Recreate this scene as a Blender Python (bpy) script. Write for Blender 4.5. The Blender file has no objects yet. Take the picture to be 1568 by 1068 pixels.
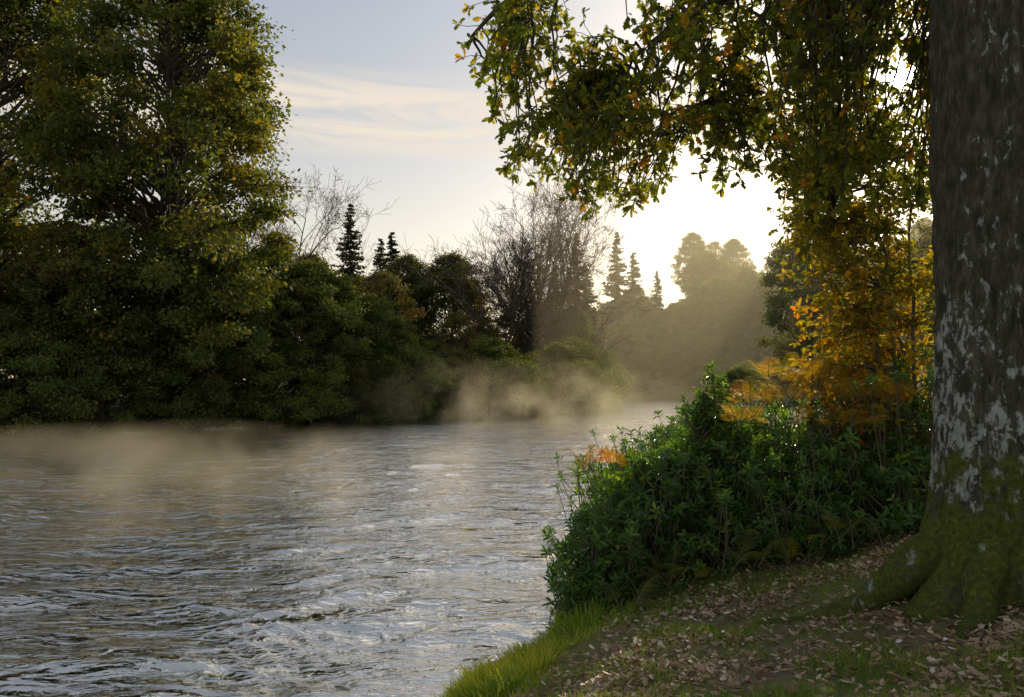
import bpy, numpy as np, math
PI=math.pi
# ------------------------------------------------------------------ helpers
def norm(a):
    return a/np.maximum(np.linalg.norm(a,axis=-1,keepdims=True),1e-9)
_perm=np.random.default_rng(3).random(4096)
def _h(ix,iy,iz):
    return _perm[(ix*73+iy*1619+iz*3137+((ix*iy)%97)*31)%4096]
def vnoise(x,y,z=0.0):
    x,y,z=np.broadcast_arrays(np.asarray(x,float),np.asarray(y,float),np.asarray(z,float))
    ix=np.floor(x).astype(np.int64);iy=np.floor(y).astype(np.int64);iz=np.floor(z).astype(np.int64)
    fx=x-ix;fy=y-iy;fz=z-iz
    fx=fx*fx*(3-2*fx);fy=fy*fy*(3-2*fy);fz=fz*fz*(3-2*fz)
    r=0
    for a in (0,1):
        for b in (0,1):
            for c in (0,1):
                r=r+_h(ix+a,iy+b,iz+c)*(fx if a else 1-fx)*(fy if b else 1-fy)*(fz if c else 1-fz)
    return r*2-1
def fbm(x,y,z=0.0,o=4):
    s=0;a=1;f=1
    for i in range(o):
        s=s+a*vnoise(x*f+i*17.3,y*f+i*9.1,np.asarray(z)*f+i*5.7);a*=.5;f*=2.03
    return s
class MB:
    def __init__(s): s.v=[];s.l=[];s.c=[];s.m=[];s.r=[];s.s=[];s.n=0
    def add(s,v,f,mat=0,rnd=None,smooth=False):
        f=np.asarray(f);F,k=f.shape
        s.v.append(np.asarray(v,dtype=np.float32).reshape(-1,3));s.l.append((f+s.n).ravel());s.c.append(np.full(F,k))
        s.m.append(np.full(F,mat));s.r.append(np.zeros(F) if rnd is None else np.asarray(rnd,float));s.s.append(np.full(F,smooth))
        s.n+=len(s.v[-1])
    def mesh(s,name,mats):
        me=bpy.data.meshes.new(name)
        v=np.concatenate(s.v);l=np.concatenate(s.l);c=np.concatenate(s.c)
        me.vertices.add(len(v));me.vertices.foreach_set("co",v.ravel().astype(np.float32))
        me.loops.add(len(l));me.loops.foreach_set("vertex_index",l.astype(np.int32))
        me.polygons.add(len(c));st=np.concatenate([[0],np.cumsum(c)[:-1]])
        me.polygons.foreach_set("loop_start",st.astype(np.int32))
        me.polygons.foreach_set("material_index",np.concatenate(s.m).astype(np.int32))
        me.polygons.foreach_set("use_smooth",np.concatenate(s.s))
        a=me.attributes.new("rnd","FLOAT","FACE");a.data.foreach_set("value",np.concatenate(s.r).astype(np.float32))
        for m in mats: me.materials.append(m)
        me.update(calc_edges=True);me.validate()
        return me
def obj(name,me,loc=(0,0,0),rz=0,sc=1,parent=None):
    o=bpy.data.objects.new(name,me);bpy.context.scene.collection.objects.link(o)
    o.location=loc;o.rotation_euler=(0,0,rz);o.scale=(sc,)*3 if not hasattr(sc,'__len__') else sc
    if parent: o.parent=parent
    return o
def tubes(mb,P,R,k,mat,rng,smooth=True):
    P=np.asarray(P,float);R=np.asarray(R,float)
    if P.ndim==2:P=P[None];R=R[None]
    T,n,_=P.shape
    tg=norm(np.gradient(P,axis=1));ref=norm(rng.normal(size=(T,1,3)))
    a=norm(np.cross(tg,np.broadcast_to(ref,tg.shape)));b=np.cross(tg,a)
    an=np.arange(k)*2*PI/k
    ring=P[:,:,None]+R[:,:,None,None]*(np.cos(an)[:,None]*a[:,:,None]+np.sin(an)[:,None]*b[:,:,None])
    t=np.arange(T)[:,None,None]*n*k;i=np.arange(n-1)[None,:,None]*k;j=np.arange(k)[None,None,:];j2=(j+1)%k
    f=np.stack([t+i+j,t+i+j2,t+i+k+j2,t+i+k+j],-1).reshape(-1,4)
    mb.add(ring.reshape(-1,3),f,mat,None,smooth)
def leaves(mb,pos,d,nr,size,tmpl,mat,rnd,smooth=False):
    tv,tf=tmpl;d=norm(d);nr=norm(nr-d*np.sum(nr*d,-1,keepdims=True));s=np.cross(nr,d)
    N=len(pos);L=len(tv);size=np.broadcast_to(np.asarray(size,float),(N,))
    v=pos[:,None]+size[:,None,None]*(tv[None,:,0,None]*d[:,None]+tv[None,:,1,None]*s[:,None]+tv[None,:,2,None]*nr[:,None])
    f=(np.arange(N)[:,None,None]*L+np.asarray(tf)[None]).reshape(-1,np.asarray(tf).shape[1])
    mb.add(v.reshape(-1,3),f,mat,np.repeat(rnd,len(tf)),smooth)
# leaf shapes
Q=(np.array([[0,0,0],[.5,.32,.06],[1,0,-.05],[.45,-.32,.05]]),[[0,1,2,3]])
ox=[.12,.25,.35,.5,.6,.75,.87];oy=[.05,.19,.11,.27,.16,.25,.12]
ov=[[0,0,0]]+[[x,y,.3*y-.15*x*x] for x,y in zip(ox,oy)]+[[1,0,-.18]]+[[x,-y,.3*y-.15*x*x] for x,y in zip(ox[::-1],oy[::-1])]
OAK=(np.array(ov),[[0,1,2,3,4,5,6,7,8],[0,8,9,10,11,12,13,14,15]])
LAU=(np.array([[0,0,0],[.35,.15,.06],[.7,.15,.04],[1,0,-.1],[.7,-.15,.04],[.35,-.15,.06],[.35,0,.01],[.7,0,-.02]]),[[0,6,2,1],[6,7,3,2],[0,5,4,6],[6,4,3,7]])
BLADE=(np.array([[0,-.035,0],[0,.035,0],[.5,-.028,.03],[.5,.028,.03],[1,-.004,-.12],[1,.004,-.12]]),[[0,1,3,2],[2,3,5,4]])
pv=[];pf=[]
for i in range(11):
    x=.05+i*.085;w=.16*(1-.8*i/11)+.01
    for sg in(1,-1):
        b=len(pv);pv+= [[x,0,0],[x+.045,sg*w*.5,.01],[x+.05,sg*w,-.02],[x+.005,sg*w*.5,.01]];pf.append([b,b+1,b+2,b+3])
PIN=(np.array(pv),pf)
# ------------------------------------------------------------------ materials
def mat(name):
    m=bpy.data.materials.new(name);m.use_nodes=True;nt=m.node_tree;nt.nodes.clear()
    return m,nt,nt.nodes,nt.links
def ramp(n,stops):
    r=n.new("ShaderNodeValToRGB");e=r.color_ramp.elements
    while len(e)<len(stops): e.new(.5)
    for el,(p,c) in zip(e,stops): el.position=p;el.color=(*c,1) if len(c)==3 else c
    return r
def leaf_mat(name,stops,trans=.45,rough=.5,tint=(1.6,1.45,.6),spec=.4):
    m,nt,n,l=mat(name)
    a=n.new("ShaderNodeAttribute");a.attribute_name="rnd"
    r=ramp(n,stops);l.new(a.outputs["Fac"],r.inputs[0])
    p=n.new("ShaderNodeBsdfPrincipled");p.inputs["Roughness"].default_value=rough;p.inputs["Specular IOR Level"].default_value=spec
    l.new(r.outputs[0],p.inputs["Base Color"])
    t=n.new("ShaderNodeBsdfTranslucent");mx=n.new("ShaderNodeMix");mx.data_type='RGBA';mx.blend_type='MULTIPLY';mx.inputs[0].default_value=1
    l.new(r.outputs[0],mx.inputs[6]);mx.inputs[7].default_value=(*tint,1);l.new(mx.outputs[2],t.inputs[0])
    ms=n.new("ShaderNodeMixShader");ms.inputs[0].default_value=trans
    l.new(p.outputs[0],ms.inputs[1]);l.new(t.outputs[0],ms.inputs[2])
    o=n.new("ShaderNodeOutputMaterial");l.new(ms.outputs[0],o.inputs[0]);return m
def noise(n,l,vec,scale,detail=4,rough=.55,dist=0):
    t=n.new("ShaderNodeTexNoise");t.inputs["Scale"].default_value=scale;t.inputs["Detail"].default_value=detail
    t.inputs["Roughness"].default_value=rough;t.inputs["Distortion"].default_value=dist
    if vec is not None:l.new(vec,t.inputs["Vector"])
    return t
def mapping(n,l,sc,kind="Object",rot=(0,0,0)):
    tc=n.new("ShaderNodeTexCoord");mp=n.new("ShaderNodeMapping");mp.inputs["Scale"].default_value=sc;mp.inputs["Rotation"].default_value=rot
    l.new(tc.outputs[kind],mp.inputs[0]);return mp.outputs[0]
def bark_mat(name,c1,c2,scale=6):
    m,nt,n,l=mat(name);v=mapping(n,l,(1,1,.25))
    t=noise(n,l,v,scale,6,.65);r=ramp(n,[(.3,c1),(.7,c2)]);l.new(t.outputs[0],r.inputs[0])
    p=n.new("ShaderNodeBsdfPrincipled");p.inputs["Roughness"].default_value=.9;l.new(r.outputs[0],p.inputs[0])
    b=n.new("ShaderNodeBump");b.inputs["Strength"].default_value=.6;b.inputs["Distance"].default_value=.02
    l.new(t.outputs[0],b.inputs["Height"]);l.new(b.outputs[0],p.inputs["Normal"])
    o=n.new("ShaderNodeOutputMaterial");l.new(p.outputs[0],o.inputs[0]);return m
M_bark=bark_mat("bark_dark",(.025,.02,.015),(.08,.065,.05))
M_twig=bark_mat("twig_bark",(.07,.055,.04),(.17,.135,.095))
M_beech=leaf_mat("beech_leaves",[(0,(.04,.066,.014)),(.5,(.085,.11,.02)),(.8,(.18,.16,.025)),(1,(.28,.18,.025))],.5,tint=(1.9,1.7,.5))
M_wood=leaf_mat("woodland_leaves",[(0,(.055,.07,.022)),(.5,(.11,.125,.03)),(.8,(.2,.16,.037)),(1,(.3,.17,.037))],.5)
M_shrub=leaf_mat("shrub_leaves",[(0,(.05,.08,.018)),(.5,(.11,.15,.028)),(.85,(.21,.22,.04)),(1,(.3,.23,.04))],.5)
M_con=leaf_mat("conifer_needles",[(0,(.03,.045,.022)),(1,(.07,.085,.035))],.25)
M_oak=leaf_mat("oak_leaves",[(0,(.06,.085,.016)),(.55,(.12,.15,.022)),(.8,(.26,.21,.022)),(1,(.4,.17,.022))],.6,tint=(2.5,2.2,.5))
M_gold=leaf_mat("autumn_leaves",[(0,(.08,.11,.015)),(.4,(.2,.19,.02)),(.75,(.4,.26,.018)),(1,(.4,.15,.015))],.57,tint=(2.3,2.0,.5))
M_lau=leaf_mat("laurel_leaves",[(0,(.035,.085,.018)),(.6,(.085,.18,.034)),(1,(.25,.33,.035))],.5,.33,spec=.45,tint=(2.1,2.0,.5))
M_brk=leaf_mat("bracken_fronds",[(0,(.06,.12,.02)),(.4,(.25,.21,.02)),(.7,(.52,.32,.03)),(1,(.44,.18,.025))],.55,tint=(1.8,1.7,.5))
M_grass=leaf_mat("grass_blades",[(0,(.07,.12,.018)),(.6,(.19,.28,.035)),(1,(.42,.42,.07))],.45,tint=(1.9,1.8,.5))
M_lit=leaf_mat("fallen_leaves",[(0,(.12,.075,.042)),(.45,(.34,.22,.13)),(.8,(.55,.42,.28)),(1,(.78,.7,.6))],.15,.55,spec=.3,tint=(1.2,1.05,.7))
def ground_mat():
    m,nt,n,l=mat("woodland_ground");v=mapping(n,l,(1,1,1))
    t=noise(n,l,v,1.3,8,.7);t2=noise(n,l,v,22,6,.7)
    r=ramp(n,[(.32,(.1,.075,.045)),(.46,(.17,.13,.08)),(.54,(.13,.15,.04)),(.8,(.15,.2,.042))])
    mx=n.new("ShaderNodeMath");mx.operation='MULTIPLY_ADD';mx.inputs[1].default_value=.35;l.new(t2.outputs[0],mx.inputs[0]);
    m2=n.new("ShaderNodeMath");m2.operation='MULTIPLY';m2.inputs[1].default_value=.65;l.new(t.outputs[0],m2.inputs[0]);l.new(m2.outputs[0],mx.inputs[2])
    l.new(mx.outputs[0],r.inputs[0])
    p=n.new("ShaderNodeBsdfPrincipled");p.inputs["Roughness"].default_value=.95;p.inputs["Specular IOR Level"].default_value=.15;l.new(r.outputs[0],p.inputs[0])
    b=n.new("ShaderNodeBump");b.inputs["Strength"].default_value=.8;b.inputs["Distance"].default_value=.04
    l.new(t2.outputs[0],b.inputs["Height"]);l.new(b.outputs[0],p.inputs["Normal"])
    o=n.new("ShaderNodeOutputMaterial");l.new(p.outputs[0],o.inputs[0]);return m
def water_mat():
    m,nt,n,l=mat("river_water")
    va=mapping(n,l,(.7,1.8,1),rot=(0,0,.25));vb=mapping(n,l,(.85,1.7,1),rot=(0,0,-.25));vc=mapping(n,l,(.5,1.5,1),rot=(0,0,.1))
    a=noise(n,l,va,1.3,2,.5,1.2);b=noise(n,l,vb,4.2,3,.5,1.3);c=noise(n,l,vc,.4,2,.5,.8)
    d=n.new("ShaderNodeBsdfDiffuse");d.inputs[0].default_value=(.03,.025,.014,1)
    g=n.new("ShaderNodeBsdfGlossy");g.inputs[0].default_value=(1.,.97,.9,1);g.inputs["Roughness"].default_value=.05
    b1=n.new("ShaderNodeBump");b1.inputs["Strength"].default_value=1;b1.inputs["Distance"].default_value=.115
    b2=n.new("ShaderNodeBump");b2.inputs["Strength"].default_value=1;b2.inputs["Distance"].default_value=.042
    b3=n.new("ShaderNodeBump");b3.inputs["Strength"].default_value=1;b3.inputs["Distance"].default_value=.18
    l.new(c.outputs[0],b3.inputs["Height"]);l.new(a.outputs[0],b1.inputs["Height"]);l.new(b.outputs[0],b2.inputs["Height"])
    l.new(b3.outputs[0],b1.inputs["Normal"]);l.new(b1.outputs[0],b2.inputs["Normal"]);l.new(b2.outputs[0],g.inputs["Normal"])
    fr=n.new("ShaderNodeFresnel");fr.inputs[0].default_value=1.6;l.new(b2.outputs[0],fr.inputs["Normal"])
    ma=n.new("ShaderNodeMath");ma.operation='MULTIPLY_ADD';ma.inputs[1].default_value=.9;ma.inputs[2].default_value=.6;ma.use_clamp=True;l.new(fr.outputs[0],ma.inputs[0])
    ms=n.new("ShaderNodeMixShader");l.new(ma.outputs[0],ms.inputs[0]);l.new(d.outputs[0],ms.inputs[1]);l.new(g.outputs[0],ms.inputs[2])
    o=n.new("ShaderNodeOutputMaterial");l.new(ms.outputs[0],o.inputs[0]);return m
def trunk_mat():
    m,nt,n,l=mat("mossy_lichen_bark")
    v=mapping(n,l,(1,1,.35));vv=mapping(n,l,(1,1,.6));v0=mapping(n,l,(1,1,1))
    t=noise(n,l,v,15,10,.75,.3);r=ramp(n,[(.3,(.03,.028,.02)),(.48,(.085,.08,.056)),(.7,(.23,.215,.165))]);l.new(t.outputs[0],r.inputs[0])
    big=noise(n,l,v0,1.6,3,.6)
    k=noise(n,l,vv,12,9,.72,.5)
    geo=n.new("ShaderNodeNewGeometry");sx=n.new("ShaderNodeSeparateXYZ");l.new(geo.outputs["Position"],sx.inputs[0])
    sn=n.new("ShaderNodeSeparateXYZ");l.new(geo.outputs["Normal"],sn.inputs[0])
    side=n.new("ShaderNodeMapRange");side.inputs[1].default_value=0;side.inputs[2].default_value=-.8;side.inputs[3].default_value=-.06;side.inputs[4].default_value=.05;l.new(sn.outputs[0],side.inputs[0])
    zr=n.new("ShaderNodeMapRange");zr.inputs[1].default_value=4.9;zr.inputs[2].default_value=3.6;zr.inputs[3].default_value=-.08;zr.inputs[4].default_value=.01;l.new(sx.outputs[2],zr.inputs[0])
    bg=n.new("ShaderNodeMath");bg.operation='MULTIPLY_ADD';bg.inputs[1].default_value=.45;bg.inputs[2].default_value=-.225;l.new(big.outputs[0],bg.inputs[0])
    ad=n.new("ShaderNodeMath");l.new(k.outputs[0],ad.inputs[0]);l.new(side.outputs[0],ad.inputs[1])
    ad1=n.new("ShaderNodeMath");l.new(ad.outputs[0],ad1.inputs[0]);l.new(bg.outputs[0],ad1.inputs[1])
    ad2=n.new("ShaderNodeMath");l.new(ad1.outputs[0],ad2.inputs[0]);l.new(zr.outputs[0],ad2.inputs[1])
    lr=ramp(n,[(.57,(0,0,0)),(.63,(.92,.92,.92))]);l.new(ad2.outputs[0],lr.inputs[0])
    mx=n.new("ShaderNodeMix");mx.data_type='RGBA';l.new(lr.outputs[0],mx.inputs[0]);l.new(r.outputs[0],mx.inputs[6])
    lc=ramp(n,[(.3,(.3,.34,.3)),(.6,(.7,.76,.72))]);l.new(t.outputs[0],lc.inputs[0]);l.new(lc.outputs[0],mx.inputs[7])
    mz=n.new("ShaderNodeMapRange");mz.inputs[1].default_value=3.0;mz.inputs[2].default_value=1.9;mz.inputs[3].default_value=-.12;mz.inputs[4].default_value=.2;l.new(sx.outputs[2],mz.inputs[0])
    mn=noise(n,l,v0,4,6,.7);am=n.new("ShaderNodeMath");l.new(mn.outputs[0],am.inputs[0]);l.new(mz.outputs[0],am.inputs[1])
    mr=ramp(n,[(.54,(0,0,0)),(.66,(1,1,1))]);l.new(am.outputs[0],mr.inputs[0])
    mc=ramp(n,[(.3,(.03,.035,.012)),(.5,(.11,.14,.02)),(.7,(.28,.3,.04))]);mf=noise(n,l,v0,24,8,.8);l.new(mf.outputs[0],mc.inputs[0])
    m3=n.new("ShaderNodeMix");m3.data_type='RGBA';l.new(mr.outputs[0],m3.inputs[0]);l.new(mx.outputs[2],m3.inputs[6]);l.new(mc.outputs[0],m3.inputs[7])
    p=n.new("ShaderNodeBsdfPrincipled");p.inputs["Roughness"].default_value=.9;p.inputs["Specular IOR Level"].default_value=.25;l.new(m3.outputs[2],p.inputs[0])
    b=n.new("ShaderNodeBump");b.inputs["Strength"].default_value=1;b.inputs["Distance"].default_value=.11
    l.new(t.outputs[0],b.inputs["Height"]);b2=n.new("ShaderNodeBump");b2.inputs["Strength"].default_value=.9;b2.inputs["Distance"].default_value=.03
    l.new(mf.outputs[0],b2.inputs["Height"]);l.new(b.outputs[0],b2.inputs["Normal"]);l.new(b2.outputs[0],p.inputs["Normal"])
    o=n.new("ShaderNodeOutputMaterial");l.new(p.outputs[0],o.inputs[0]);return m
# ------------------------------------------------------------------ terrain
POLY=np.array([(-60,-90),(-25,-45),(-9,-14),(-4,0),(-2,5),(-.5,7.7),(.5,9.9),(1.5,14),(4,26),(7,40),(14,70),(27,122),(34,138),(60,148),(120,150),(500,140),
 (500,168),(120,178),(60,183),(35,186),(23,172),(16,150),(11,115),(8.6,97),(3,86),(-5,75),(-15,65),(-25,54),(-31,48.5),(-60,42),(-120,30),(-400,-40),(-400,-90)],float)
def sdist(x,y):
    x=np.asarray(x,float);y=np.asarray(y,float);d=np.full(x.shape,1e9);ins=np.zeros(x.shape,bool)
    n=len(POLY)
    for i in range(n):
        a=POLY[i];b=POLY[(i+1)%n];e=b-a
        t=np.clip(((x-a[0])*e[0]+(y-a[1])*e[1])/(e@e),0,1)
        d=np.minimum(d,np.hypot(x-a[0]-t*e[0],y-a[1]-t*e[1]))
        c=((a[1]>y)!=(b[1]>y))
        with np.errstate(divide='ignore',invalid='ignore'):
            ins^=c&(x<(e[0])*(y-a[1])/(e[1] if e[1]!=0 else 1e-9)+a[0])
    return np.where(ins,-d,d)
def sm(a,b,x):
    t=np.clip((x-a)/(b-a),0,1);return t*t*(3-2*t)
def gh(x,y):
    x=np.asarray(x,float);y=np.asarray(y,float);s=sdist(x,y)+.25*vnoise(x*.8,y*.8)
    h=np.interp(s,[-30,-6,-2,-.4,0,.3,1,2,4,6,20,60],[-3,-2,-1,-.35,-.05,.2,.45,.8,1.38,1.6,2.3,4])
    far=sm(22,60,x)
    h=h+28*sm(4,75,s)*far*sm(140,190,y)+16*sm(15,70,s)*far*(1-sm(140,190,y))
    h=h+sm(.3,1,s)*(.06*fbm(x*.9,y*.9,0,3)+.018*vnoise(x*5,y*5))
    return h
def axis(a,b,c,n,k):
    u0=np.arcsinh((a-c)/k);u1=np.arcsinh((b-c)/k);return c+k*np.sinh(np.linspace(u0,u1,n))
def grid(xs,ys):
    X,Y=np.meshgrid(xs,ys);nx,ny=len(xs),len(ys)
    i=np.arange(ny-1)[:,None]*nx;j=np.arange(nx-1)[None]
    f=np.stack([i+j,i+j+1,i+nx+j+1,i+nx+j],-1).reshape(-1,4);return X,Y,f
X,Y,f=grid(axis(-900,900,2,420,5),axis(-90,1200,7,420,5))
mb=MB();mb.add(np.stack([X,Y,gh(X,Y)],-1),f,0,None,True);obj("ground",mb.mesh("ground",[ground_mat()]))
X,Y,f=grid(axis(-400,500,-2,620,6),axis(-90,190,8,760,5))
wx=X+1.3*fbm(X*.2,Y*.2,1.,2);wy=Y+1.3*fbm(X*.2,Y*.2,7.,2)
D_=np.hypot(X,Y);fall=1/(1+D_/80)
Z=.06*fbm(wx*.4,wy*.8,2.,3)*fall+.042*fbm(wx*.9,wy*2.1,5.,2)*(1-sm(25,70,D_))
Z+= .04*fbm(wx*.2,wy*.55,8.,2)*fall+.014*vnoise(wx*2.4,wy*4.2,3.)*(1-sm(8,22,D_))
env=np.exp(-((X+3.4)/1.1)**2-((Y-9.6)/2.2)**2)+.7*np.exp(-((X+1.8)/1.)**2-((Y-15)/2.)**2)
Z+=.02*env*np.sin(2*PI*(.75*wx+.9*wy+.5*np.abs(X+3.4))/.5)
mb=MB();mb.add(np.stack([X,Y,Z-.03],-1),f,0,None,True);obj("river_water",mb.mesh("river_water",[water_mat()]))
# ------------------------------------------------------------------ trees
def crown_tree(name,seed,H,R,cb,ncl,lpc,ls,lmat,trunk_r=.35,flat=.65,bias=0.,open_=0.,tmpl=Q,cs=1.):
    rg=np.random.default_rng(seed);mb=MB()
    n=9;t=np.linspace(0,1,n);tp=np.stack([.04*H*vnoise(t*3,seed,0)*t,.04*H*vnoise(t*3,seed,9)*t,t*H*.9-.6*(t==0)],-1)
    tr=trunk_r*(1-t*.88);tr[0]*=1.5;tubes(mb,tp,tr,9,0,rg)
    u=rg.random(ncl)**.85;th=rg.random(ncl)*2*PI
    prof=np.clip(np.sin(PI*(u*.86+.13)),0,1)**.65
    lump=1+.28*vnoise(np.cos(th)*1.6+seed,np.sin(th)*1.6,u*4)
    rr=(.25+.75*rg.random(ncl)**.55)*prof*lump*R
    C=np.stack([rr*np.cos(th),rr*np.sin(th),cb+(H-cb)*u],-1)
    tz=np.clip(C[:,2]-.55*rr-.02*H,.08*H,.88*H);i0=tz/(.9*H)
    S=np.stack([np.interp(i0,t,tp[:,k]) for k in range(3)],-1)
    s=np.linspace(0,1,6)[None,:,None];P=S[:,None]*(1-s)+C[:,None]*s;P[:,:,2]+=(.12*rr)[:,None]*np.sin(PI*s[...,0])
    P[:,1:]+=rg.normal(size=(ncl,5,3))*.03*R
    br=(.015+.012*rr/ R*trunk_r/.35)[:,None]*np.linspace(3.2,.6,6)[None]*(trunk_r/.35)**.5
    tubes(mb,P,br,5,0,rg)
    k=4;Pt=np.repeat(C,k,0);e=Pt+rg.normal(size=Pt.shape)*R*.13;m_=(Pt+e)/2+rg.normal(size=Pt.shape)*.02*R
    tubes(mb,np.stack([Pt,m_,e],1),np.tile([.025,.015,.006],(len(Pt),1))*(trunk_r/.35)**.5,3,0,rg)
    cr=R*(.12+.13*rg.random(ncl))*cs
    keep=rg.random(ncl)>open_
    C=C[keep];cr=cr[keep];N=len(C)*lpc
    Cn=np.repeat(C,lpc,0);o=rg.normal(size=(N,3));o=norm(o)*(rg.random((N,1))**.45)
    sub=norm(rg.normal(size=(len(C),7,3)))*.75;pick=rg.integers(0,7,N);o=o*.6+sub[np.repeat(np.arange(len(C)),lpc),pick]*rg.random((N,1))
    o[:,2]*=flat;pos=Cn+o*np.repeat(cr,lpc)[:,None]
    d=norm(o*[1,1,.3]+rg.normal(size=(N,3))*.7-[0,0,.25]);nr=rg.normal(size=(N,3))*.75+[0,0,.6]
    r=np.clip(.4+bias+.16*rg.normal(size=N)+np.repeat(.16*rg.normal(size=len(C)),lpc)+.15*(rg.random(N)>.93),0,1)
    leaves(mb,pos,d,nr,ls*(.6+.8*rg.random(N)),tmpl,1,r)
    return mb.mesh(name,[M_bark,lmat])
def bare_tree(name,seed,H,leafy=0.,lmat=None):
    rg=np.random.default_rng(seed);mb=MB();lv=[(np.zeros((1,3)),np.array([[.05,0,1.]]),np.array([H*.42]),np.array([H*.012]))]
    tips=[]
    for lev in range(6):
        p,d,L,r=lv[-1];d=norm(d);T=len(p);s=np.linspace(0,1,5)
        bend=rg.normal(size=(T,3))*.3;bend[:,2]+=.15
        P=p[:,None]+L[:,None,None]*(s[None,:,None]*d[:,None]+(s**2)[None,:,None]*bend[:,None]*.6)
        P[:,1:4]+=rg.normal(size=(T,3,3))*.035*L[:,None,None]
        R=np.maximum(r[:,None]*(1-.55*s)[None],.015);tubes(mb,P,R,7 if lev==0 else (5 if lev<3 else 3),0,rg)
        if lev==5: tips=P[:,-1];break
        k=[8,6,5,5,4][lev];f=rg.random((T,k))*.75+.25;f[:,0]=1
        i=f*4;i0=np.minimum(i.astype(int),3);w=(i-i0)[...,None];ar=np.arange(T)[:,None]
        Q0=P[ar,i0]*(1-w)+P[ar,i0+1]*w
        nd=d[:,None]*.85+norm(rg.normal(size=(T,k,3)))*(.72 if lev<1 else .82)+[0,0,.14]
        nL=L[:,None]*(.4+.3*rg.random((T,k)))*(1 if lev>0 else 1.25)
        nr=r[:,None]*(.62-.32*f+.1)*.95
        lv.append((Q0.reshape(-1,3),nd.reshape(-1,3),nL.ravel(),nr.ravel()))
    if leafy>0:
        N=int(len(tips)*leafy);ii=rg.integers(0,len(tips),N);pos=tips[ii]+rg.normal(size=(N,3))*.35
        leaves(mb,pos,rg.normal(size=(N,3)),rg.normal(size=(N,3))+[0,0,.5],.16*(.6+.8*rg.random(N)),Q,1,.4+.6*rg.random(N))
    return mb.mesh(name,[M_twig,lmat or M_wood])
def conifer(name,seed,H,R):
    rg=np.random.default_rng(seed);mb=MB();t=np.linspace(0,1,6)
    tubes(mb,np.stack([0*t,0*t,t*H-.5],-1),.28*(1-.95*t)+.01,7,0,rg)
    n=int(H*14);z=.08+.91*np.sort(rg.random(n));th=rg.random(n)*2*PI;L=R*(1-z)**.85*(.55+.7*rg.random(n))+.15
    s=np.linspace(0,1,5);D=np.stack([np.cos(th),np.sin(th)],-1)
    P=np.zeros((n,5,3));P[:,:,:2]=D[:,None]*(L[:,None]*s)[...,None];P[:,:,2]=(z*H)[:,None]-.3*L[:,None]*s+.25*L[:,None]*s**3
    tubes(mb,P,np.tile(.04*(1-.8*s),(n,1)),3,0,rg)
    k=32;u=rg.random((n,k));i=u*4;i0=np.minimum(i.astype(int),3);w=(i-i0)[...,None];ar=np.arange(n)[:,None]
    pos=(P[ar,i0]*(1-w)+P[ar,i0+1]*w).reshape(-1,3);dd=np.zeros((n,k,3));sg=np.where(rg.random((n,k))>.5,1,-1)
    dd[...,0]=D[:,None,0]*.6-sg*D[:,None,1];dd[...,1]=D[:,None,1]*.6+sg*D[:,None,0];dd[...,2]=-.35+.3*rg.normal(size=(n,k))
    N=n*k;leaves(mb,pos,dd.reshape(-1,3)+.2*rg.normal(size=(N,3)),rg.normal(size=(N,3))*.4+[0,0,1],np.repeat((.2+.2*L),k)*(.5+.7*rg.random(N)),Q,1,rg.random(N))
    return mb.mesh(name,[M_bark,M_con])
def place(name,me,x,y,rz=0,sc=1,dz=-.2,parent=None):
    return obj(name,me,(x,y,float(gh(x,y))+dz),rz,sc,parent)
me=crown_tree("beech_tree",11,34,9.0,3,340,290,.34,M_beech,.6,.7,bias=.05,open_=.05,cs=1.12)
place("beech_tree",me,-24.8,57)
me=crown_tree("beech_tree_b",12,34,9,3,290,270,.34,M_beech,.55,.7,open_=.05,cs=1.15)
place("beech_tree",me,-38,58)
A=crown_tree("alder_a",21,13,5.3,1.5,150,240,.23,M_shrub,.22,cs=1.1)
B=crown_tree("alder_b",22,12,4.6,1.,130,240,.23,M_wood,.2,bias=0,cs=1.1)
S1=crown_tree("bush_a",31,6.2,4.2,-.3,100,240,.18,M_shrub,.12,cs=1.25)
S2=crown_tree("bush_b",32,5.2,4.,-.4,95,240,.18,M_wood,.12,cs=1.25)
W1=crown_tree("wood_a",41,20,6.5,2,230,190,.3,M_wood,.35,flat=.8,cs=1.2)
W2=crown_tree("wood_b",42,21,6,2.5,230,190,.3,M_beech,.35,bias=-.1,flat=.8,cs=1.2)
W3=crown_tree("wood_c",43,17,6.5,2,110,150,.28,M_wood,.3,open_=.25,bias=.25)
rg=np.random.default_rng(5)
for x,y,h,m in [(-36,50.5,1.,B),(-29.5,53,1.05,B),(-22.5,57,1.15,A),(-16,63.5,1.,A),(-43,50,1.1,A),(-19.5,65,1.1,B),(-50,48,1.,B),(-12.5,69,.8,A)]:
    place("alder_tree",m,x,y,rg.random()*6.28,h)
for x,y,h,m in [(-33.5,48.2,.95,S2),(-30,49.8,1.,S1),(-27,52.,1.,S1),(-23,55.6,1.,S2),(-18.5,59.6,1.05,S1),(-14,65.2,1.05,S2),(-10,69.8,1.15,S1),(-6,74.6,1.15,S2),(-2.2,78.5,1.2,S1),(1.8,84.5,1.15,S2),(5.2,90,1.25,S1),(7.6,96.5,1.3,S1),(-37,46.6,1,S1),(-41.5,45.5,1.05,S2),(-46,44.6,1.05,S1),(-52,43.5,1.1,S2),(9.8,108,1.4,S2),(13,126,1.4,S1),(16,146,1.5,S2)]:
    place("riverside_bush",m,x,y+.5,rg.random()*6.28,h)
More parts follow.
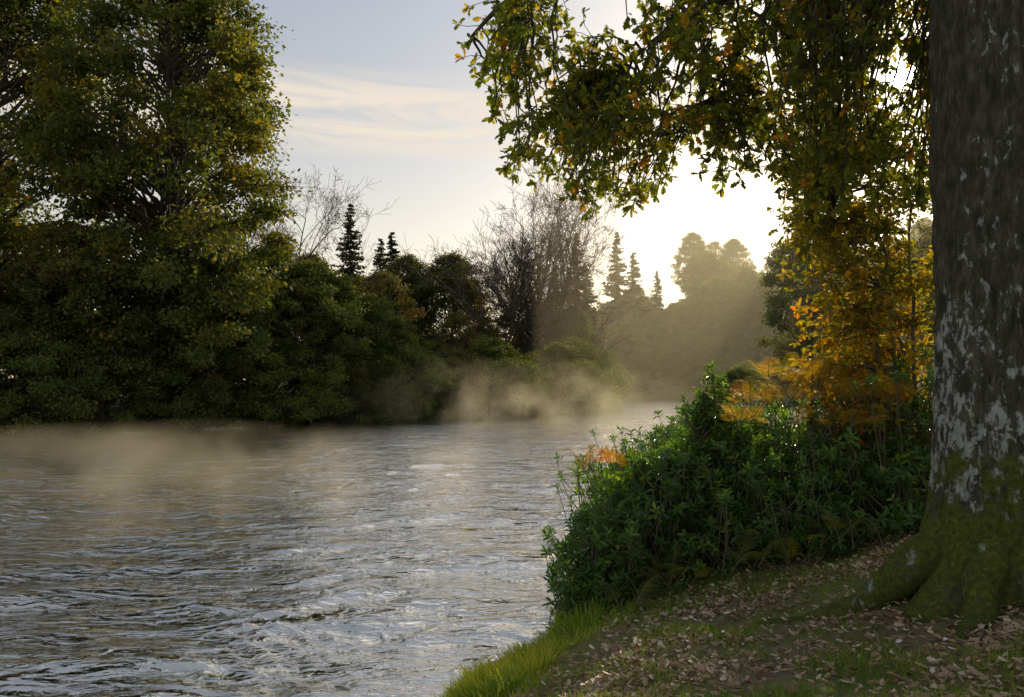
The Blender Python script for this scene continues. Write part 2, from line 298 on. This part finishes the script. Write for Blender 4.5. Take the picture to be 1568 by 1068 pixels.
for x,y,h,m in [(-12.5,76,.72,W3),(-8,104,.9,W1),(-17,88,.75,W3),(-3,92,.55,W3),(-13,98,.8,W2),(4,104,.62,W1),(-21,82,.72,W1),(-1,100,.6,W3),(8.5,110,.62,W2),(-6,86,.55,W3)]:
    place("woodland_tree",m,x,y,rg.random()*6.28,h)
b1=bare_tree("bare_ash_a",51,24);b2=bare_tree("bare_ash_b",53,23,.3)
for x,y,h,m in [(-.8,94,1.,b1),(4.4,96,1.15,b2),(7.6,101,.9,b1),(1.8,99,1.1,b1),(-18.5,71,.8,b2)]:
    place("ash_tree",m,x,y,rg.random()*6.28,h)
c1=conifer("spruce_a",61,26,4.8);c2=conifer("spruce_b",62,24,4.4)
for x,y,h,m in [(-22.5,110,1.,c1),(-17,112,.95,c2),(-19.6,118,.95,c2),(9.6,117,.98,c1),(25.5,192,1.5,c1),(30,195,1.45,c2),(6.5,120,.85,c2),(36,197,1.15,c1),(14,150,1.1,c2)]:
    place("spruce_tree",m,x,y,rg.random()*6.28,h)
wood=bpy.data.objects.new("distant_woodland",None);bpy.context.scene.collection.objects.link(wood)
i=0
for k in range(400):
    x=rg.uniform(-150,230);y=rg.uniform(75,265)
    s=float(sdist(x,y));
    if s<3: continue
    if x<24 and y>75:
        if y<122: continue
        sc=rg.uniform(.55,.8)
        if x>-30 : sc*=.85
    elif x<125 and y<150 and x<.2*y+14: continue
    else: sc=rg.uniform(.85,1.15)
    if rg.random()>.55: continue
    m=[W1,W2,W1,W3][rg.integers(0,4)]
    i+=1;o=place("tree_%d"%i,m,x,y,rg.random()*6.28,sc,parent=wood)
for x,y,h in [(-60,60,1.2),(-75,55,1.2),(-95,50,1.2),(-55,75,1.3),(-48,60,1.25),(33,192,.95),(40,196,1.05),(47,197,1.2),(52,199,1.3),(56,191,1.2),(60,202,1.35),(68,200,1.4),(64,190,1.2),(75,195,1.3),(82,200,1.4),(90,198,1.4),(26,182,.8),(20,172,.7),(36,189,.7),(43,188,.7),(50,187,.75),(31,187,.6),(58,186,.8),(62,140,1),(75,135,1.2)]:
    i+=1;place("tree_%d"%i,[W1,W2][i%2],x,y,rg.random()*6.28,h,parent=wood)
for q in range(16):
    x=22+q*5;i+=1;place("undergrowth_%d"%i,[S1,S2][q%2],x,189.5-abs(q-4)*.4+rg.random(),rg.random()*6.28,1.5,parent=wood)
for q in range(14):
    t=q/13;x=16+t*20;y=72+t*64;i+=1;place("undergrowth_%d"%i,[S1,S2][q%2],x+4,y,rg.random()*6.28,.45+.4*t,parent=wood)
# ------------------------------------------------------------------ foreground oak
TX,TY=4.03,6.4
EL=math.radians(19.6);AZ=math.radians(26.5)
sd=np.array([math.sin(AZ)*math.cos(EL),math.cos(AZ)*math.cos(EL),math.sin(EL)])
def gapdist(c,o=(0,0,3.)):
    v=np.asarray(c)-np.array(o);t=v@sd;return np.linalg.norm(v-np.expand_dims(t,-1)*sd,axis=-1)
def oak():
    rg=np.random.default_rng(77);mb=MB();nt_,nz=220,420
    th=np.linspace(0,2*PI,nt_,endpoint=False);z=np.concatenate([np.linspace(.9,3,200),np.linspace(3.01,11,220)])
    T,Z=np.meshgrid(th,z)
    lob=.55+.45*np.cos(5*T+.6+.7*np.sin(T*2))
    fl=np.exp(-np.clip(Z-1.3,0,9)/.33)
    r=.60-.012*(Z-2)+.5*fl*(.25+lob*.75)+.05*vnoise(np.cos(T)*1.3,np.sin(T)*1.3,Z*.6)
    cx,cy=np.cos(T),np.sin(T)
    f1=1-np.abs(fbm(cx*7,cy*7,Z*1.4,3));r=r+.035*f1+.016*vnoise(cx*20,cy*20,Z*6)
    r=np.where(Z>7.5,r*(1-.06*(Z-7.5)),r)
    lean=.02*(Z-1.5)
    V=np.stack([TX+r*cx+lean,TY+r*cy,Z],-1)
    i=np.arange(nz-1)[:,None]*nt_;j=np.arange(nt_)[None];j2=(j+1)%nt_
    mb.add(V.reshape(-1,3),np.stack([i+j,i+j2,i+nt_+j2,i+nt_+j],-1).reshape(-1,4),0,None,True)
    for pts,r0 in [([(3.7,6.3,1.95),(3.2,6.35,1.66),(2.85,6.6,0),(2.5,6.95,0),(2.2,7.3,0)],.2),([(3.6,6.,1.8),(3.3,5.75,0),(3.05,5.45,0),(2.8,5.2,0)],.15),([(4,5.9,1.8),(4.1,5.5,0),(4.3,5.1,0)],.17),([(4.3,6.2,1.8),(4.9,5.8,0),(5.5,5.6,0)],.17)]:
        P=np.array(pts,float);g=gh(P[:,0],P[:,1]);P[:,2]=np.where(P[:,2]==0,g-.0,P[:,2])
        u=np.linspace(0,len(P)-1,28);P2=np.stack([np.interp(u,np.arange(len(P)),P[:,k]) for k in range(3)],-1)
        for _ in range(3): P2[1:-1]=(P2[:-2]+P2[1:-1]+P2[2:])/3
        P2+=np.stack([.03*vnoise(u*2,1,0),.03*vnoise(u*2,5,0),.02*vnoise(u*3,9,0)],-1)
        P2[:,2]-=np.linspace(0,.06,28)
        tubes(mb,P2,r0*np.linspace(1,.28,28)*(1+.12*vnoise(u*4,3,3)),14,0,rg)
    limbs=[[(3.9,6.5,7.3),(2.6,7.2,7.75),(1.2,7.9,7.7),(.1,8.5,7.35),(-.5,8.8,6.9)],
           [(3.95,6.6,7.1),(3.0,7.6,7.3),(1.9,8.6,7.1),(1.1,9.3,6.7)],
           [(4.,6.8,7.0),(3.5,7.8,7.5),(2.9,8.9,7.2),(2.4,9.6,6.4)],
           [(4,6.3,8),(2.9,6.2,8.6),(1.5,6.4,8.8),(.2,6.9,8.6)],
           [(4.3,6.9,7.2),(4.7,8.1,8.2),(4.2,9.3,8.4),(3.7,10.2,7.7)],
           [(4,6,8.2),(4.6,4.6,9.2),(5.2,3,9.8)],[(4.4,6.4,8.4),(6,6.6,9.4),(8,7,9.9)],[(4,6.4,9),(3.4,5.2,10.2),(2.4,3.6,10.9)]]
    LP=[]
    for q,pts in enumerate(limbs):
        P=np.array(pts,float);u=np.linspace(0,len(P)-1,26);P2=np.stack([np.interp(u,np.arange(len(P)),P[:,k]) for k in range(3)],-1)
        for _ in range(4): P2[1:-1]=(P2[:-2]+P2[1:-1]+P2[2:])/3
        P2[1:]+=np.stack([.06*vnoise(u*1.7,q,0),.06*vnoise(u*1.7,q,5),.07*vnoise(u*1.7,q,9)],-1)[1:]
        tubes(mb,P2,np.linspace(.11 if q<5 else .22,.018,26),10,0,rg);LP.append(P2)
    LA=np.concatenate(LP[:5])
    tg=[]
    exs=[-.3,0,.3,.55,.9,1.25,1.6,1.85,2.2,2.6,3.0,3.5,4.2,4.8];ez=[5.7,5.35,5.2,5.,4.95,4.9,5.0,5.35,5.2,5.15,5.1,5.0,4.9,4.9]
    while len(tg)<350:
        y=rg.uniform(7.1,10.);x=rg.uniform(-.25,4.9)*(.6+.4*y/8);zl=np.interp(x*8/y,exs,ez);z=3+(zl-3)*y/8+.1+abs(rg.normal())*1.15
        if rg.random()<.16: z=3+(zl-3)*y/8+.03
        if z>8.6 or gapdist((x,y,z))<.2: continue
        w=.33+.22*np.clip((x-1.8)/1.5,0,1)
        if vnoise(x*1.9,y*.7,z*2.1)*.5+.5>w+.17: continue
        if x<.7 and z>6.3 and rg.random()<.5: continue
        tg.append((x,y,z))
    tg+=[(-.22,8,5.72),(-.1,8.1,5.8),(.3,8.1,5.28),(.65,8,5.0),(1.5,8,4.88),(1.45,7.9,5.1),(.1,8,6.55),(.35,8.2,6.8),(.9,8,5.05),(2.1,8,5.05)]
    tg=np.array(tg);TP=[];TR=[];R0=[];RD=[]
    for c in tg:
        sc=np.linalg.norm(LA-c,axis=1)+np.maximum(c[2]-LA[:,2],0)*1.+np.maximum(c[0]-LA[:,0],0)*.6
        a=LA[np.argmin(sc+.15*rg.random(len(sc)))]
        s=np.linspace(0,1,8)[:,None];m_=(a+c)/2+np.array([0,0,.25])+rg.normal(size=3)*.12
        P=a*(1-s)**2+2*m_*s*(1-s)+c*s*s;P[1:]+=rg.normal(size=(7,3))*.03
        if gapdist(P).min()<.12: continue
        TP.append(P);TR.append(np.linspace(.018,.005,8));d=norm(P[-1]-P[-3])
        for q in range(9):
            i=rg.integers(2,8);b=P[i];dd=norm(d*.6+rg.normal(size=3)*.9+[-.1,0,-.05]);L=rg.uniform(.1,.36)
            e=b+dd*L
            if gapdist(e)<.14: continue
            R0.append(np.stack([b,(b+e)/2+rg.normal(size=3)*.02,e]));RD.append(dd)
        R0.append(np.stack([P[-2],P[-1]*.5+P[-2]*.5,P[-1]]));RD.append(d)
    tubes(mb,np.array(TP),np.array(TR),5,0,rg)
    R0=np.array(R0);RD=np.array(RD);tubes(mb,R0,np.tile([.005,.004,.003],(len(R0),1)),3,0,rg)
    k=6;N=len(R0)*k;b=np.repeat(R0[:,2],k,0)-np.repeat(RD,k,0)*(rg.random((N,1))*.10);dd=np.repeat(RD,k,0)*.55+rg.normal(size=(N,3))*.75-[0,0,.2]
    base=np.repeat(np.clip(.42+.2*rg.normal(size=len(R0)),0,1),k)
    leaves(mb,b,dd,rg.normal(size=(N,3))*.6+[0,0,.8],.1*(.6+.7*rg.random(N)),OAK,1,np.clip(base+.12*rg.normal(size=N),0,1))
    C=np.array([(rg.uniform(1,9),rg.uniform(3.5,10.5),rg.uniform(10.2,13)) for _ in range(12)])
    N=12*120;pos=np.repeat(C,120,0)+rg.normal(size=(N,3))*[.6,.6,.4]
    leaves(mb,pos,rg.normal(size=(N,3)),rg.normal(size=(N,3))*.6+[0,0,.8],.16,Q,1,np.clip(.4+.2*rg.normal(size=N),0,1))
    return mb.mesh("oak_tree",[trunk_mat(),M_oak])
obj("oak_tree",oak())
def young():
    rg=np.random.default_rng(88);mb=MB();g=float(gh(5.6,11.3))
    st=[]
    for bx,by,tx,ty,tz in [(5.6,11.3,5.0,11,6.0),(5.7,11.4,5.9,11.8,7.2),(5.5,11.2,4.4,10.8,5.4),(5.6,11.3,4.9,10.3,4.2)]:
        s=np.linspace(0,1,14)[:,None];a=np.array([bx,by,g-.1]);c=np.array([tx,ty,tz]);m_=(a+c)/2+[.1,.1,.6]
        P=a*(1-s)**2+2*m_*s*(1-s)+c*s*s;P[1:-1]+=rg.normal(size=(12,3))*.03;tubes(mb,P,np.linspace(.035,.01,14),7,0,rg);st.append(P)
    LA=np.concatenate([p[3:] for p in st]);TP=[];R0=[];RD=[]
    for q in range(860):
        z=rg.uniform(2.0,7.0);y=rg.uniform(9.6,12.8);lx=np.interp(z,[2.2,2.8,3.6,4.4,5,5.6,6.2,7.5],[4.5,4.1,3.95,4.0,3.85,3.7,3.7,4.2])
        x=lx*y/11+abs(rg.normal())*1.
        if vnoise(x*2.1,y*.8,z*2.1)>.14 or gapdist((x,y,z))<.38: continue
        c=np.array([x,y,z]);a=LA[np.argmin(np.linalg.norm(LA-c,axis=1)+np.maximum(LA[:,2]-c[2],0)*.7)]
        s=np.linspace(0,1,6)[:,None];m_=(a+c)/2+[0,0,.15];P=a*(1-s)**2+2*m_*s*(1-s)+c*s*s;P[1:]+=rg.normal(size=(5,3))*.025
        if gapdist(P).min()<.25: continue
        TP.append(P)
        for k in range(8):
            i=rg.integers(2,6);b=P[i];dd=norm(rg.normal(size=3)+[0,0,-.1]);e=b+dd*rg.uniform(.08,.3)
            if gapdist(e)<.22: continue
            R0.append(np.stack([b,(b+e)/2,e]));RD.append(dd)
    TP=np.array(TP);tubes(mb,TP,np.tile(np.linspace(.012,.004,6),(len(TP),1)),4,0,rg);R0=np.array(R0);RD=np.array(RD);tubes(mb,R0,np.tile([.004,.003,.002],(len(R0),1)),3,0,rg)
    k=5;N=len(R0)*k;b=np.repeat(R0[:,2],k,0)-np.repeat(RD,k,0)*rg.random((N,1))*.12
    zz=R0[:,2,2];base=np.clip(.46-.14*(zz-4)+.2*rg.normal(size=len(R0)),0,1)
    leaves(mb,b,np.repeat(RD,k,0)*.5+rg.normal(size=(N,3))*.75-[0,0,.25],rg.normal(size=(N,3))*.6+[0,0,.8],.1*(.65+.6*rg.random(N)),OAK,1,np.clip(np.repeat(base,k)+.12*rg.normal(size=N),0,1))
    return mb.mesh("young_oak_tree",[M_twig,M_gold])
obj("young_oak_tree",young())
LUMP=[((1.15,10.0,.75),(.75,.9,.8)),((1.7,10.5,1.0),(.9,1.1,1.0)),((2.4,10.9,1.2),(1.1,1.2,1.12)),((3.0,11.2,1.45),(1.0,1.2,1.25)),((3.7,11.,1.6),(1.2,1.5,1.15)),((4.6,10.8,1.7),(1.3,1.6,1.15)),((3.6,9.7,1.2),(1.0,.9,.8)),((4.7,9.3,1.4),(1.1,1.,.8)),((2.6,9.9,.95),(.8,.8,.75)),((5.8,10.5,1.9),(1.4,1.7,1.3)),((1.0,9.55,.35),(.5,.6,.6)),((2.3,14,1),(1.,1.8,1.)),((3.6,15,1.2),(1.5,2,1.4)),((2.75,11.2,2.45),(.35,.35,.7)),((1.9,10.7,1.85),(.4,.4,.35))]
def laurel():
    rg=np.random.default_rng(99);mb=MB();P=[];D=[]
    for c,r in LUMP:
        c=np.array(c);r=np.array(r);n=int(330*(r[0]*r[1]*r[2])**.67)+60
        d=norm(rg.normal(size=(n*2,3)));d=d[d[:,2]>-.45][:n];dd=d*r
        lump=1+.42*vnoise(d[:,0]*2.6+c[0],d[:,1]*2.6+c[1],d[:,2]*2.6)
        dep=1-.45*rg.random(len(d))**2.2+.22*(rg.random(len(d))>.85)
        p=c+dd*(lump*dep)[:,None]
        ok=p[:,2]>gh(p[:,0],p[:,1])+.03
        P.append(p[ok]);D.append(norm(d[ok]*1.+[0,0,.55]+rg.normal(size=(ok.sum(),3))*.35))
    P=np.concatenate(P);D=np.concatenate(D);n=len(P)
    G=P-D*(.5+.4*rg.random((n,1)));G[:,2]=np.maximum(G[:,2]-.3,gh(G[:,0],G[:,1])-.05);tubes(mb,np.stack([G,(G+P)/2+rg.normal(size=P.shape)*.04-[0,0,.04],P],1),np.tile([.009,.007,.005],(n,1)),4,0,rg)
    k=10;N=n*k;j=np.tile(np.arange(k),n);ang=j*2.4+np.repeat(rg.random(n)*6,k);Dn=np.repeat(D,k,0)
    a=norm(np.cross(Dn,[.3,.2,1.]));b=np.cross(Dn,a);el=.25+.5*(j%4)/3
    rad=np.cos(ang)[:,None]*a+np.sin(ang)[:,None]*b;dd=rad*(1-.35*el[:,None])+Dn*el[:,None]+rg.normal(size=(N,3))*.15-[0,0,.12]
    base=np.repeat(np.clip(.35+.22*rg.normal(size=n),0,.9),k)
    leaves(mb,np.repeat(P,k,0)-Dn*((k-j)/k*.13)[:,None],dd,Dn+rg.normal(size=(N,3))*.25,.12*(.7+.5*rg.random(N))*np.repeat(.7+.45*rg.random(n),k),LAU,1,np.clip(base+.1*rg.normal(size=N)+.15*(j>7),0,1))
    return mb.mesh("laurel_bush",[M_twig,M_lau])
obj("laurel_bush",laurel())
def bracken(name,items,cr):
    rg=np.random.default_rng(int(cr*1000)+len(items));mb=MB()
    for base,tip,W in items:
        a=np.array(base,float);c=np.array(tip,float);L=np.linalg.norm(c-a);s=np.linspace(0,1,30)[:,None]
        m_=(a+c)/2+np.array([0,0,.38*L]);P=a*(1-s)**2+2*m_*s*(1-s)+c*s*s;tubes(mb,P,np.linspace(.006,.0012,30),4,0,rg)
        tg=norm(np.gradient(P,axis=0));up=norm(np.array([0,0,1.])-tg*tg[:,2:3]);sd_=np.cross(tg,up)
        i=np.arange(7,30);w=W*np.sin(np.clip((1-(i-7)/23.)*1.25,0,PI/2))*(1-.1*rg.random(len(i)))
        for sg in(1,-1):
            d=sd_[i]*sg+tg[i]*.45-np.array([0,0,.15])+rg.normal(size=(len(i),3))*.08
            leaves(mb,P[i],d,up[i]+rg.normal(size=(len(i),3))*.2,w+.02,PIN,1,np.clip(cr+.15*rg.normal(size=len(i))+.12*rg.normal(),0,1))
    return mb.mesh(name,[M_twig,M_brk])
def ferns(center,n,h,spread,L,rg):
    it=[]
    for _ in range(n):
        b=np.array(center)+np.append(rg.normal(size=2)*spread,-.1);th=rg.random()*2*PI;q=rg.uniform(.6,1.1)
        t=b+np.array([math.cos(th)*L*q,math.sin(th)*L*q,h*rg.uniform(.3,1.1)]);it.append((b,t,.15*rg.uniform(.7,1.2)*L/.5))
    return it
rg=np.random.default_rng(124)
obj("bracken_fern",bracken("bracken_gold",ferns((3.85,10.5,3.05),26,.5,.25,.55,rg)+ferns((3.4,10.4,2.8),26,.4,.25,.5,rg)+ferns((4.4,10.1,2.85),30,.4,.3,.5,rg)+ferns((3.0,10.4,2.55),12,.35,.15,.4,rg)+ferns((4.0,9.9,2.55),20,.3,.3,.45,rg),.6))
obj("bracken_fern",bracken("bracken_orange",ferns((1.35,10.8,1.95),10,.35,.1,.32,rg)+ferns((1.05,10.6,1.95),7,.4,.07,.3,rg),.95))
obj("fern_plant",bracken("fern_green",ferns((1.7,9.2,.85),16,.4,.18,.45,rg)+ferns((1.35,8.9,.65),12,.4,.15,.4,rg)+ferns((2.7,9.1,1.1),12,.4,.25,.45,rg)+ferns((3.7,8.7,1.45),12,.3,.25,.4,rg),.1))
def grass():
    rg=np.random.default_rng(5);mb=MB();N=520000
    x=rg.uniform(-4,8,N);y=2.6+11*rg.random(N)**1.1;s=sdist(x,y)
    dn=.5+.5*fbm(x*1.3,y*1.3,3.,3);w=np.where(s<1.3,1.,np.where(s<2.8,.9,.7))*np.clip(dn*2.-.3,0.05,1)
    ok=(s>-.08)&(rg.random(N)<w*.85)&(x/y<.8)&(x/y>-.35);x,y,s=x[ok],y[ok],s[ok];n=len(x)
    z=gh(x,y);d=rg.normal(size=(n,3))*.6+[0,0,1.]+np.stack([-.3*(s<.8),0*s,0*s],-1)
    L=(.035+.065*rg.random(n))*np.where(s<.9,1.7+1.4*vnoise(x*3,y*3),1.)*(.7+.6*dn[ok])
    c=np.clip(.45+.3*vnoise(x*1.5,y*1.5)+.2*rg.normal(size=n)+.35*(s<1.2),0,1)
    leaves(mb,np.stack([x,y,z-.01],-1),d,rg.normal(size=(n,3)),np.maximum(L,.03),BLADE,0,c,False);return mb.mesh("grass",[M_grass])
obj("grass",grass())
def litter():
    rg=np.random.default_rng(6);mb=MB();N=85000
    x=rg.uniform(-2,8,N);y=2.6+9*rg.random(N)**1.1;s=sdist(x,y);dn=.5+.5*fbm(x*1.1+5,y*1.1,9.,3)
    ok=(s>.7)&(rg.random(N)<np.clip(dn*1.3,.1,1)*sm(.7,2.4,s)*.8)&(x/y<.85)&(np.hypot(x-TX,y-TY)>.6);x,y=x[ok],y[ok];n=len(x);z=gh(x,y)
    a=rg.random(n)*6.28;d=np.stack([np.cos(a),np.sin(a),.3*rg.normal(size=n)],-1)
    leaves(mb,np.stack([x,y,z+.01+.035*rg.random(n)],-1),d,rg.normal(size=(n,3))*.45+[0,0,1.]*np.where(rg.random((n,1))>.5,1,-1),.064*(.5+.8*rg.random(n)),OAK,0,np.clip(.45+.27*rg.normal(size=n),0,1));return mb.mesh("fallen_leaves",[M_lit])
obj("fallen_leaves",litter())
# ------------------------------------------------------------------ mist
def vol(name,c,r,dens,g,col,nscale=None,thr=(.42,.7)):
    bpy.ops.mesh.primitive_cube_add(size=2,location=c);o=bpy.context.object;o.name=name;o.scale=r
    m,nt,n,l=mat(name);v=n.new("ShaderNodeVolumeScatter");v.inputs["Color"].default_value=(*col,1);v.inputs["Anisotropy"].default_value=g;v.inputs["Density"].default_value=dens
    out=n.new("ShaderNodeOutputMaterial");l.new(v.outputs[0],out.inputs[1])
    if nscale:
        tc=n.new("ShaderNodeTexCoord");ln=n.new("ShaderNodeVectorMath");ln.operation='LENGTH';l.new(tc.outputs["Object"],ln.inputs[0])
        fo=n.new("ShaderNodeMapRange");fo.inputs[1].default_value=1;fo.inputs[2].default_value=.1;fo.inputs[3].default_value=0;fo.inputs[4].default_value=1;l.new(ln.outputs["Value"],fo.inputs[0])
        mp=n.new("ShaderNodeMapping");mp.inputs["Scale"].default_value=(r[0]*nscale,r[1]*nscale*.6,r[2]*nscale);mp.inputs["Location"].default_value=(c[0],c[1],0);l.new(tc.outputs["Object"],mp.inputs[0])
        t=noise(n,l,mp.outputs[0],1,2,.55,0);rr=n.new("ShaderNodeMapRange");rr.inputs[1].default_value=thr[0];rr.inputs[2].default_value=thr[1];l.new(t.outputs[0],rr.inputs[0])
        a=n.new("ShaderNodeMath");a.operation='MULTIPLY';l.new(fo.outputs[0],a.inputs[0]);l.new(rr.outputs[0],a.inputs[1])
        b=n.new("ShaderNodeMath");b.operation='MULTIPLY';b.inputs[1].default_value=dens;l.new(a.outputs[0],b.inputs[0]);l.new(b.outputs[0],v.inputs["Density"])
    o.data.materials.append(m);return o
vol("valley_haze",(77,157,22),(75,102,26),.0015,.4,(1,.88,.56))
vol("river_mist",(-11.5,27,.4),(12.5,9,1.5),.2,.6,(1,.88,.6),.42,(.44,.7))
vol("river_mist",(-3.5,67,1.2),(22,10,4.4),.085,.6,(1,.88,.6),.34,(.42,.7))
# ------------------------------------------------------------------ sky, sun, camera
w=bpy.data.worlds.new("World");bpy.context.scene.world=w;w.use_nodes=True;nt=w.node_tree;n=nt.nodes;l=nt.links;n.clear()
sky=n.new("ShaderNodeTexSky");sky.sky_type='NISHITA';sky.sun_disc=False;sky.sun_elevation=EL;sky.sun_rotation=AZ;sky.air_density=1.;sky.dust_density=1.6;sky.ozone_density=1.
tc=n.new("ShaderNodeTexCoord");sx=n.new("ShaderNodeSeparateXYZ");l.new(tc.outputs["Generated"],sx.inputs[0])
mp=n.new("ShaderNodeMapping");mp.inputs["Scale"].default_value=(2.6,2.6,20);mp.inputs["Rotation"].default_value=(0,.06,0);l.new(tc.outputs["Generated"],mp.inputs[0])
cn=noise(n,l,mp.outputs[0],1.6,9,.65,1.)
cr=ramp(n,[(.34,(0,0,0)),(.56,(1,1,1))]);l.new(cn.outputs[0],cr.inputs[0])
band=ramp(n,[(.27,(0,0,0)),(.295,(1,1,1)),(.345,(.9,.9,.9)),(.375,(0,0,0))]);l.new(sx.outputs[2],band.inputs[0])
mm=n.new("ShaderNodeMath");mm.operation='MULTIPLY';l.new(cr.outputs[0],mm.inputs[0]);l.new(band.outputs[0],mm.inputs[1])
mk=n.new("ShaderNodeMath");mk.operation='MULTIPLY';mk.inputs[1].default_value=.85;l.new(mm.outputs[0],mk.inputs[0])
vc=ramp(n,[(0,(.64,.48,.28)),(.12,(.58,.47,.31)),(.3,(.36,.33,.29)),(.5,(.25,.265,.29)),(1,(.3,.32,.36))]);l.new(sx.outputs[2],vc.inputs[0])
vs_=n.new("ShaderNodeVectorMath");vs_.operation='SCALE';vs_.inputs["Scale"].default_value=11;l.new(vc.outputs[0],vs_.inputs[0])
vl=n.new("ShaderNodeMix");vl.data_type='RGBA';vl.inputs[0].default_value=.6;l.new(vs_.outputs[0],vl.inputs[7]);l.new(sky.outputs[0],vl.inputs[6])
mx=n.new("ShaderNodeMix");mx.data_type='RGBA';mx.inputs[7].default_value=(6.2,5.4,4.4,1);l.new(mk.outputs[0],mx.inputs[0]);l.new(vl.outputs[2],mx.inputs[6])
bg=n.new("ShaderNodeBackground");bg.inputs[1].default_value=.15;l.new(mx.outputs[2],bg.inputs[0])
dt=n.new("ShaderNodeVectorMath");dt.operation='DOT_PRODUCT';dt.inputs[1].default_value=tuple(sd);l.new(tc.outputs["Generated"],dt.inputs[0])
g1=n.new("ShaderNodeMath");g1.operation='POWER';g1.inputs[1].default_value=900;l.new(dt.outputs["Value"],g1.inputs[0])
g2=n.new("ShaderNodeMapRange");g2.inputs[1].default_value=math.cos(math.radians(.9));g2.inputs[2].default_value=math.cos(math.radians(.5));g2.inputs[4].default_value=25;l.new(dt.outputs["Value"],g2.inputs[0])
g3=n.new("ShaderNodeMath");g3.operation='MULTIPLY_ADD';g3.inputs[1].default_value=2.5;l.new(g1.outputs[0],g3.inputs[0]);l.new(g2.outputs[0],g3.inputs[2])
bg2=n.new("ShaderNodeBackground");bg2.inputs[0].default_value=(1,.93,.78,1);l.new(g3.outputs[0],bg2.inputs[1])
ad=n.new("ShaderNodeAddShader");l.new(bg.outputs[0],ad.inputs[0]);l.new(bg2.outputs[0],ad.inputs[1])
wo=n.new("ShaderNodeOutputWorld");l.new(ad.outputs[0],wo.inputs[0])
from mathutils import Vector
L=bpy.data.lights.new("sun","SUN");L.energy=5;L.angle=math.radians(.5);L.color=(1,.85,.6);lo=bpy.data.objects.new("sun",L);bpy.context.scene.collection.objects.link(lo)
lo.rotation_euler=Vector(sd).to_track_quat('Z','Y').to_euler();lo.location=(40,80,60)
cam=bpy.data.cameras.new("camera");cam.lens=28;cam.sensor_width=36;cam.clip_end=3000;co=bpy.data.objects.new("camera",cam);bpy.context.scene.collection.objects.link(co)
co.location=(0,0,3);co.rotation_euler=(math.radians(92.68),0,0);bpy.context.scene.camera=co
vs=bpy.context.scene.view_settings;vs.view_transform='Standard';vs.look='None';vs.exposure=0
